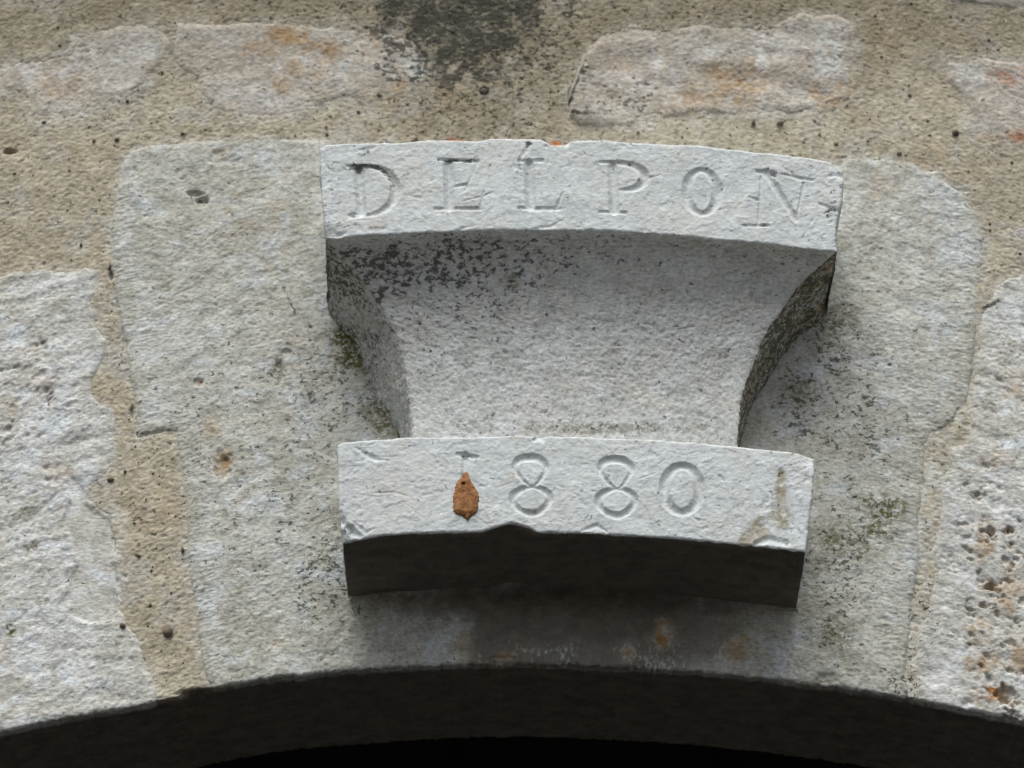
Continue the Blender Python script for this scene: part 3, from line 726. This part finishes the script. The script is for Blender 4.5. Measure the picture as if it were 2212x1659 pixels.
    for sl in (slice(0, nu), slice(nu + nv - 1, 2 * nu + nv - 2)):
        zz = L0[sl, 2]; n_ = len(zz)
        Lb[sl, 2] = np.convolve(np.concatenate([np.full(30, zz[0]), zz, np.full(30, zz[-1])]), kern, 'valid')[:n_]
        Ls[sl, 2] = np.convolve(np.concatenate([np.full(6, zz[0]), zz, np.full(6, zz[-1])]), k2, 'valid')[:n_]
    for sl in (slice(nu, nu + nv - 1), slice(2 * nu + nv - 2, len(loop))):
        xx = L0[sl, 0]; n_ = len(xx)
        Lb[sl, 0] = np.convolve(np.concatenate([np.full(30, xx[0]), xx, np.full(30, xx[-1])]), kern, 'valid')[:n_]
        Ls[sl, 0] = np.convolve(np.concatenate([np.full(6, xx[0]), xx, np.full(6, xx[-1])]), k2, 'valid')[:n_]
        Lb[sl, 1] = L0[sl, 1]
    rings = []
    for k in range(1, K + 1):
        t = (k / K) ** 1.9
        f_ = min(1.0, (t * 4.0)) ; f_ = f_ * f_ * (3 - 2 * f_)
        R = Ls * (1 - f_) + Lb * f_
        R[:, 1] = L0[:, 1] * (1 - t) + 0.012 * t
        grow = min(1, t * 30)
        arc = np.arange(len(loop)) * 0.0008
        nn = fbm(arc, R[:, 1], 24, 3, seed + 20) * 0.0016 + noise2(arc * 6, R[:, 1] * 160, seed + 22) * 0.0005 + fbm(arc, R[:, 1], 300, 2, seed + 21) * 0.0005
        R += outw * ((0.0010 * (np.abs(outw[:, 2]) > .5) + nn) * grow)[:, None]
        if seed == 201:                                    # the corbel itself is this block's underside
            R[:, 2] += (outw[:, 2] < -.5) * np.minimum(0.016, 1.3 * (R[:, 1] + D))
        rings.append(R)
    # a broken hollow in the underside edge keeps its chip, then fades back to the flat bed
    V2 = np.concatenate([V] + rings)
    b0 = np.concatenate([loop[None], (len(V) + np.arange(K * len(loop))).reshape(K, -1)])
    a = b0[:-1]; b = b0[1:]
    q = np.stack([a, np.roll(a, -1, 1), np.roll(b, -1, 1), b], -1).reshape(-1, 4)[:, ::-1]
    NA = {}
    nxt = np.concatenate(rings)
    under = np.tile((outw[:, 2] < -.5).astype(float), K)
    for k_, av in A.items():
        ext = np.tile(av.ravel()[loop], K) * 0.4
        if k_ == 'soot_shade' and seed == 301: ext = under * 0.96 * np.repeat(np.minimum(1, np.arange(1, K + 1) / 4.0), len(loop))  # underside darkened in the colour, grime and shade together
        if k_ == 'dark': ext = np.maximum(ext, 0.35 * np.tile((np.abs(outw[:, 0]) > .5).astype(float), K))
        NA[k_] = np.concatenate([av.ravel(), ext])
    org = KEY_ORIGIN
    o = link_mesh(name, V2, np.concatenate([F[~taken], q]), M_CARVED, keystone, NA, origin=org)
    for ltr, f in groups:
        c = link_mesh(part_name, V2, f, M_CARVED, o, NA, origin=org)
        c['label'] = 'carved %s %s' % ('numeral' if part_name == 'carved_digit' else 'letter', ltr[0])
    return o

def paint_cap(px, py, ch, cut):
    z = np.zeros_like(px)
    dirt = np.minimum(1, sum(stroke(px, py, p_, w_) * k_ for p_, w_, k_ in [([(749, 359), (793, 359), (821, 364), (841, 380), (852, 398)], [4, 6, 6, 6, 3], .22), ([(947, 345), (1032, 348)], [4, 4.5], .26), ([(778, 365), (780, 400)], [5, 3], .16), ([(1296, 350), (1343, 352), (1371, 358)], [3, 5, 4], .12)]))
    return dict(dark=dirt + np.clip(blobs(px, py, [(770, 365, 30, 14, .9), (820, 362, 36, 10, .6), (850, 400, 12, 24, .6), (990, 346, 50, 5, .7), (800, 325, 40, 16, .5), (1148, 315, 14, 14, .9), (1130, 365, 30, 20, .4), (760, 467, 12, 6, .8), (1124, 450, 10, 6, .7), (720, 390, 26, 80, .35), (1326, 370, 6, 18, .6),
                                         (1480, 330, 20, 30, .25), (1690, 370, 60, 18, .4), (1790, 440, 30, 40, .4), (1818, 400, 6, 40, .8), (1810, 500, 8, 40, .9), (1640, 372, 14, 8, .5), (1660, 480, 16, 8, .35), (1740, 500, 60, 30, .25), (740, 490, 50, 30, .3)], .5, 13) + (ch > 1.0) * .12, 0, 1),  # narrow patches on the right edge paint the shadow line there
                ochre=blobs(px, py, [(990, 450, 60, 14, .18), (800, 480, 60, 20, .2)], .5, 14), orange=blobs(px, py, [(985, 303, 26, 4, .6), (1202, 311, 15, 6, .8)], .3, 15), green=z, soot_shade=z, pale=z, damp_shade=z, dust=z)
def paint_led(px, py, ch, cut):
    z = np.zeros_like(px)
    och = 1 - sstep(-6, 8, sdf_poly([(1681, 1017), (1696, 1017), (1697, 1044), (1701, 1072), (1701, 1106), (1698, 1142), (1673, 1147), (1642, 1165), (1629, 1177), (1596, 1172), (1608, 1142), (1642, 1114), (1668, 1106), (1668, 1085), (1675, 1057)], px + fbm(px, py, 1 / 14, 3, 55) * 8, py + fbm(px, py, 1 / 14, 3, 56) * 8))
    return dict(dark=np.clip(blobs(px, py, [(1005, 985, 14, 5, 1.0), (1160, 1000, 10, 6, .7), (1667, 1063, 14, 16, 1.0), (1680, 1100, 24, 30, .55), (800, 985, 30, 12, .3), (935, 956, 4, 6, 1), (1690, 1030, 10, 14, .7), (1648, 1085, 14, 12, .6), (1757, 1100, 5, 90, .8), (750, 1150, 20, 16, .5), (1710, 980, 10, 10, .5)], .4, 13) + (ch > 1.4) * .10, 0, 1),
                ochre=np.maximum(och * .28, blobs(px, py, [(1155, 1104, 9, 6, 1.0), (880, 1050, 160, 90, .10), (1110, 946, 14, 5, .6)], .3, 17)), orange=z,
                green=blobs(px, py, [(1687, 1022, 12, 9, 1.0), (1668, 977, 6, 6, .8), (1714, 981, 6, 6, .8), (1695, 1110, 20, 24, .4)], .4, 18), soot_shade=z, pale=z, damp_shade=z, dust=och * .95)
cap = block('name_block', CAP_TOP, CAP_BOT, CAP_L, CAP_R, 620, 112, LETTERS, CAP_CHIPS, 201, paint_cap, keystone, 'carved_letter')
tag(cap, 'white block carved DELPON crowning the corbel')
ledge = block('date_block', LED_TOP, LED_BOT, LED_L, LED_R, 570, 116, DIGITS, LED_CHIPS, 301, paint_led, keystone, 'carved_digit')
tag(ledge, 'white block carved 1880 under the flared corbel')

# ------------------------------------------------------------------ flared corbel between the two blocks
FL = np.array([(500, 703), (518, 705), (545, 726), (590, 768), (655, 816), (705, 845), (740, 861), (790, 873), (840, 881), (900, 887), (945, 890), (1010, 893), (1100, 894)], float)
FR = np.array([(520, 1812), (545, 1807), (582, 1765), (620, 1724), (670, 1692), (708, 1662), (749, 1641), (788, 1627), (836, 1609), (887, 1599), (961, 1593), (1030, 1590), (1120, 1588)], float)
CL = np.array([(640, 706), (672, 708), (715, 738), (766, 776), (830, 800), (877, 816), (915, 842), (938, 858), (990, 874), (1050, 884), (1130, 888)], float)
CR = np.array([(660, 1780), (690, 1774), (704, 1767), (711, 1752), (723, 1731), (745, 1711), (764, 1697), (788, 1680), (840, 1646), (870, 1629), (904, 1615), (964, 1597), (1030, 1589), (1130, 1586)], float)
d1 = 0.040
nt, nf, nside = 260, 440, 70
th = np.linspace(0, math.pi / 2, nt)
pt = d1 + (D - 0.0006 - d1) * (1 - np.sin(th) ** 0.9)
wt = 1 - np.cos(th) ** 0.85
ct, cb = curve_px(CAP_BOT), curve_px(LED_TOP)
def arc_z(px_top, px_bot):
    _, zt = unproj(px_top, ct(px_top), -D)
    _, zb = unproj(px_bot, cb(px_bot), -D)
    return zt + 0.0012, zb - 0.004
uu = np.linspace(0, 1, nf)
ztop, _ = arc_z(705 + (1806 - 705) * uu, uu * 0 + 1000)
_, zbot = arc_z(uu * 0 + 1000, 890 + (1593 - 890) * uu)
ztop = np.convolve(np.pad(ztop, 12, mode='edge'), np.ones(25) / 25, 'valid')
zbot = np.convolve(np.pad(zbot, 12, mode='edge'), np.ones(25) / 25, 'valid')
ZF = ztop[None, :] * (1 - wt[:, None]) + zbot[None, :] * wt[:, None]              # [t, u]
YF = -pt[:, None] + 0 * ZF
def x_on(curve, y, z):
    P = np.stack([np.zeros_like(z), y + 0 * z, z], -1)
    _, iy = proj(P)
    ix = np.interp(iy, curve[:, 0], curve[:, 1])
    return unproj(ix, iy, y)[0]
xfl = x_on(FL, -pt, ZF[:, 0]); xfr = x_on(FR, -pt, ZF[:, -1])
XF = xfl[:, None] * (1 - uu[None]) + xfr[:, None] * uu[None]
front = np.stack([XF, YF, ZF], -1)
vv = np.linspace(1, 0, nside + 1)[:-1][None, :]                                   # 1 at the wall, 0 at the front edge
def side_face(xf, z, curve):
    xc = x_on(curve, np.zeros_like(z), z)
    dx = (xc - xf) / np.maximum(pt, 1e-3)
    yb = 0.012
    xw = xf + dx * (pt + yb)
    X = xf[:, None] * (1 - vv) + xw[:, None] * vv
    Y = -pt[:, None] * (1 - vv) + yb * vv
    return np.stack([X, Y, z[:, None] + 0 * X], -1)
Lf = side_face(xfl, ZF[:, 0], CL)
Rf = side_face(xfr, ZF[:, -1], CR)[:, ::-1]
G = np.concatenate([Lf, front, Rf], 1)                                            # [t, columns]
gt = np.gradient(G, axis=0); gc = np.gradient(G, axis=1)
nrm = np.cross(gc, gt); nrm /= (np.linalg.norm(nrm, axis=-1, keepdims=True) + 1e-12)
if nrm[nt // 2, nside + nf // 2, 1] > 0: nrm = -nrm
ccum = np.concatenate([[0], np.cumsum(np.linalg.norm(np.diff(G[nt // 2], axis=0), axis=1))])[None, :] + 0 * G[..., 0]
tcum = np.concatenate([[0], np.cumsum(np.linalg.norm(np.diff(G[:, nside + nf // 2], axis=0), axis=1))])[:, None] + 0 * G[..., 0]
cols = np.arange(G.shape[1])
dedge = np.minimum(np.abs(ccum - ccum[0, nside]), np.abs(ccum - ccum[0, nside + nf - 1]))
isf = ((cols >= nside) & (cols < nside + nf))[None, :] + 0 * dedge
marg = (1 - sstep(0.010, 0.026, dedge)) * isf
Hh = fbm(ccum, tcum, 20, 3, 401) * 0.0016 + fbm(ccum * .7, tcum, 110, 3, 402, .6) * 0.0010 * (1 - .6 * marg) + fbm(ccum * .75, tcum, 330, 3, 403, .65) * 0.0009 * (1 - .6 * marg) - sstep(.1, .5, fbm(ccum * .75, tcum, 260, 3, 406, .6)) * 0.0009 * (1 - .6 * marg)
diag = noise2((ccum + tcum * .7) * 40, (tcum - ccum * .7) * 420, 404)
fk = fbm(ccum, tcum * 1.2, 55, 4, 420, .55)
Hh = Hh + (sstep(.08, .115, fk) + .7 * sstep(.1, .13, fbm(ccum, tcum * 1.3, 120, 3, 421, .5))) * .0004
Hh = Hh + marg * diag * 0.0004
Hh = Hh - 0.0012 * np.exp(-(dedge / 0.002) ** 2) * (1 + .8 * fbm(tcum, tcum * 0, 90, 3, 405))
G2 = G + nrm * Hh[..., None]
px, py = proj(G)
side_l = (cols < nside)[None, :] + 0 * px; side_r = (cols >= nside + nf)[None, :] + 0 * px
dark = blobs(px, py, [(900, 575, 230, 90, 1.05), (830, 590, 100, 80, 1.1), (1060, 555, 260, 70, .95), (1000, 640, 240, 90, .62), (1110, 610, 24, 24, .9), (1250, 540, 200, 50, .5), (1500, 560, 330, 50, .30), (1680, 600, 100, 60, .35), (900, 700, 90, 100, .4), (1400, 700, 300, 200, .12), (1300, 920, 300, 25, .35)], .5, 19) * isf
green = blobs(px, py, [(1110, 605, 20, 20, .6), (1300, 925, 280, 16, .5), (1500, 640, 300, 40, .15)], .5, 20) * isf
strk = fbm(ccum * 1.0, tcum * .2, 130, 3, 410)
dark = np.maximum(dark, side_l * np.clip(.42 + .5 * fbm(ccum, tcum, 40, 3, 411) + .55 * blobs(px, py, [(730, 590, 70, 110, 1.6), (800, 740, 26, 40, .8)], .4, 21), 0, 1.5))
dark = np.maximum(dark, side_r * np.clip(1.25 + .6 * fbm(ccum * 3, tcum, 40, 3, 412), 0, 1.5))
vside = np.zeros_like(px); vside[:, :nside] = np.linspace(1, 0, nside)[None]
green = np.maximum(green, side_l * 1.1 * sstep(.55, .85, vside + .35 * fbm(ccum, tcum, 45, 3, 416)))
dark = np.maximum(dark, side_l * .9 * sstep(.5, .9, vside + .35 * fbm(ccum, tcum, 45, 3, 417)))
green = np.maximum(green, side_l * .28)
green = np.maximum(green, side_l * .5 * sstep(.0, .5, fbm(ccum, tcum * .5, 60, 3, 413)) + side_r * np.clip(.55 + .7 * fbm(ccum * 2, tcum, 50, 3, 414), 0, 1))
ochre = side_r * np.clip(.3 + .8 * fbm(ccum * 2, tcum * .6, 35, 3, 415), 0, .8)
z0 = np.zeros_like(px)
Fg = grid_faces(*px.shape)
flare = link_mesh('flared_corbel', G2.reshape(-1, 3), Fg, M_FLARE, keystone, dict(dark=dark, green=green, ochre=ochre, orange=z0, soot_shade=z0, pale=z0, damp_shade=z0, dust=z0), origin=KEY_ORIGIN)
tag(flare, 'rough grey concave corbel streaked with dark algae')

# ------------------------------------------------------------------ mud daubed into the foot of the 1
MUDZ = [(1185, 385), (1200, 372), (1215, 380), (1230, 420), (1255, 470), (1275, 500), (1300, 540), (1318, 590), (1310, 640), (1315, 690), (1300, 735), (1270, 750), (1240, 770), (1220, 795), (1200, 785), (1190, 760),
        (1150, 755), (1110, 740), (1090, 720), (1095, 660), (1085, 600), (1105, 550), (1112, 490), (1130, 450), (1170, 430)]
mud_poly = [(711.6 + x / 4.08, 928.4 + y / 4.08) for x, y in MUDZ]
gx = np.arange(970, 1044, 1.1); gy = np.arange(1012, 1130, 1.1)
MX, MY = np.meshgrid(gx, gy, indexing='ij')
sd = sdf_poly(mud_poly, MX + fbm(MX, MY, 1 / 6, 3, 81, .7) * 3.2, MY + fbm(MX, MY, 1 / 6, 3, 82, .7) * 3.2)
mh = 0.0022 * np.sqrt(np.clip(-sd / 9.0, 0, 1)) + fbm(MX, MY, 1 / 4, 3, 83, .7) * 0.00045 + fbm(MX, MY, 1 / 25, 2, 84) * 0.0007 - 0.004 * np.clip(sd, 0, 3) / 3
mh = mh - 0.0045 * (1 - sstep(.4, 1.1, np.hypot((MX - 1001) / 5, (MY - 1048) / 3.4)))
wx_, wz_ = unproj(MX, MY, -D)
mo = (float(unproj(1006, 1075, -D)[0]), -D, float(unproj(1006, 1075, -D)[1]))
MV = np.stack([wx_, -D - 0.0006 - mh, wz_], -1).reshape(-1, 3)
MF = grid_faces(*MX.shape); MF = MF[sd.ravel()[MF].min(1) < 2.0]
MV2, MF2, _ = add_skirt(MV, MF, np.tile([0, 1.0, 0], (len(MV), 1)), 0.008)
mud = link_mesh('mud_nest', MV2, MF2, M_MUD, None, origin=mo)
tag(mud, 'orange brown lump of dried mud filling the foot of the carved 1', 'mud nest')

# ------------------------------------------------------------------ the rest of the place: outer wall, passage, ground
def quad_mesh(name, quads, mat, parent=None, origin=(0, 0, 0)):
    V = np.array(quads, float).reshape(-1, 3)
    F = np.arange(len(V)).reshape(-1, 4)
    return link_mesh(name, V, F, mat, parent, origin=origin, smooth=False)

ZT = 3.4
def zouter(x):
    """the arch carried on outside the picture as a circle"""
    R = 1.47
    zc = float(zarch(0.0)) - R
    return zc + math.sqrt(max(R * R - (x + 0.01) ** 2, 0.0))
HALF = 1.40
quads = []
zc_top = float(ZA.min()) + s_up[-1]
for sgn in (-1, 1):
    edge = XMIN if sgn < 0 else XMAX
    cols_ = np.linspace(edge, sgn * HALF, 16)
    off = float(zarch(edge)) - zouter(edge)
    for a, b in zip(cols_[:-1], cols_[1:]):
        fa = off * max(0, 1 - abs(a - edge) / .3); fb = off * max(0, 1 - abs(b - edge) / .3)
        za, zb = zouter(a) + fa, zouter(b) + fb
        q = [(a, 0, za), (b, 0, zb), (b, 0, ZT), (a, 0, ZT)]
        w = [(a, SOFFIT, za), (b, SOFFIT, zb), (b, 0, zb), (a, 0, za)]
        if sgn < 0: q = q[::-1]; w = w[::-1]
        quads += [q, w]
    zj = zouter(sgn * HALF)
    q = [(sgn * HALF, 0, GROUND_Z - .1), (sgn * 5, 0, GROUND_Z - .1), (sgn * 5, 0, ZT), (sgn * HALF, 0, ZT)]
    j = [(sgn * HALF, 0, GROUND_Z - .1), (sgn * HALF, 0, zj), (sgn * HALF, SOFFIT, zj), (sgn * HALF, SOFFIT, GROUND_Z - .1)]
    if sgn < 0: q = q[::-1]; j = j[::-1]
    quads += [q, j]
zr = ZA + s_up[-1]
for k in range(0, len(xs) - 1, 20):
    k2 = min(k + 20, len(xs) - 1)
    quads.append([(xs[k], 0, zr[k]), (xs[k2], 0, zr[k2]), (xs[k2], 0, ZT), (xs[k], 0, ZT)])
quad_mesh('wall_face', quads, M_MORTAR, wall, WALL_ORIGIN)

# coarser stones of the same wall, beyond the edge of the picture
def outer_stone(name, c00, c10, c11, c01, mat, seed, n_=22, m_=14):
    a, b = np.meshgrid(np.linspace(0, 1, n_), np.linspace(0, 1, m_), indexing='ij')
    c00, c10, c11, c01 = (np.array(c, float) for c in (c00, c10, c11, c01))
    Q = (c00 * ((1 - a) * (1 - b))[..., None] + c10 * (a * (1 - b))[..., None] + c11 * (a * b)[..., None] + c01 * ((1 - a) * b)[..., None])
    rim = np.minimum(np.minimum(a, 1 - a) * n_, np.minimum(b, 1 - b) * m_)
    wob = 0.010 * np.stack([fbm(Q[..., 0], Q[..., 1], 9, 2, seed), fbm(Q[..., 0], Q[..., 1], 9, 2, seed + 1)], -1)
    if name == 'voussoir': wob[..., 1] *= sstep(0, .3, b)
    Q = Q + wob
    h = 0.004 + 0.006 * fbm(Q[..., 0], Q[..., 1], 12, 4, seed + 2, .6) - 0.012 * (1 - sstep(0, 1.6, rim))
    V = np.stack([Q[..., 0], -h, Q[..., 1]], -1).reshape(-1, 3)
    V, F, _ = add_skirt(V, grid_faces(n_, m_), np.tile([0, 1.0, 0], (n_ * m_, 1)), 0.05)
    return link_mesh(name, V, F, mat, wall, origin=WALL_ORIGIN)
orng = np.random.default_rng(12)
ZC = float(zarch(0.0)) - 1.47
for sgn in (-1, 1):
    edge = XMIN if sgn < 0 else XMAX
    off = float(zarch(edge)) - zouter(edge)
    xb = [0.512, 0.76, 0.98, 1.17, 1.32]
    for k in range(4):
        x0, x1 = sgn * (xb[k] + 0.006), sgn * (xb[k + 1] - 0.006)
        q = []
        for x in (x0, x1):
            z = zouter(x) + off * max(0, 1 - abs(x - edge) / .3) + 0.004
            r = np.array([x + 0.01, z - ZC]); r /= np.linalg.norm(r)
            top = np.array([x, z]) + r * (0.36 if k % 2 else 0.44)
            q.append(((x, z), tuple(top)))
        cs = (q[0][0], q[1][0], q[1][1], q[0][1]) if sgn > 0 else (q[1][0], q[0][0], q[0][1], q[1][1])
        outer_stone('voussoir', *cs, M_VOUSS, 700 + k * 7 + (sgn > 0) * 50)
zrow = -0.95
while zrow < 2.2:
    hrow = orng.uniform(0.15, 0.24)
    x = -2.6 + orng.uniform(0, .2)
    while x < 2.6:
        wst = orng.uniform(0.22, 0.46)
        x0, x1, z0, z1 = x + .02, x + wst - .02, zrow + .02, zrow + hrow - .02
        x += wst + orng.uniform(0, .04)
        inside = (x1 > -0.53 and x0 < 0.53 and z0 < 0.53)
        ring = min(math.hypot(min(abs(x0), abs(x1)) if x0 * x1 > 0 else 0, max(z0 - ZC, 0)), 9)
        if inside or (ring < 1.47 + 0.50 and min(abs(x0), abs(x1)) < 1.9): continue
        outer_stone('stone', (x0, z0), (x1, z0), (x1, z1), (x0, z1), M_RUBBLE, int(orng.integers(1000, 9000)), 16, 10)
    zrow += hrow + .03

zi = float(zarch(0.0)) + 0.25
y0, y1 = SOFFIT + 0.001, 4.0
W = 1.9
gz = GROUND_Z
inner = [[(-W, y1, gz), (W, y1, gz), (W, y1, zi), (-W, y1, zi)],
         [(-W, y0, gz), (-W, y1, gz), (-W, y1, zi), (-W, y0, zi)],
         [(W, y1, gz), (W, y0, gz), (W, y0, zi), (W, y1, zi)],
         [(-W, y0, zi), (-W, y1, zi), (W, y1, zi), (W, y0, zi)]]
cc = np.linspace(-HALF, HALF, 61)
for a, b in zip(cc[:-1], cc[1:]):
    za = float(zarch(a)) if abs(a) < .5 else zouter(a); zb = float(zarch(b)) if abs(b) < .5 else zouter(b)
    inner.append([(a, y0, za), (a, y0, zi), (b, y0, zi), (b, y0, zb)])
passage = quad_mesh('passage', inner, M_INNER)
tag(passage, kind='structure')

gverts = [[(-150, -150, gz), (150, -150, gz), (150, 150, gz), (-150, 150, gz)]]
ground = quad_mesh('ground', gverts, M_GROUND)
tag(ground, kind='structure')
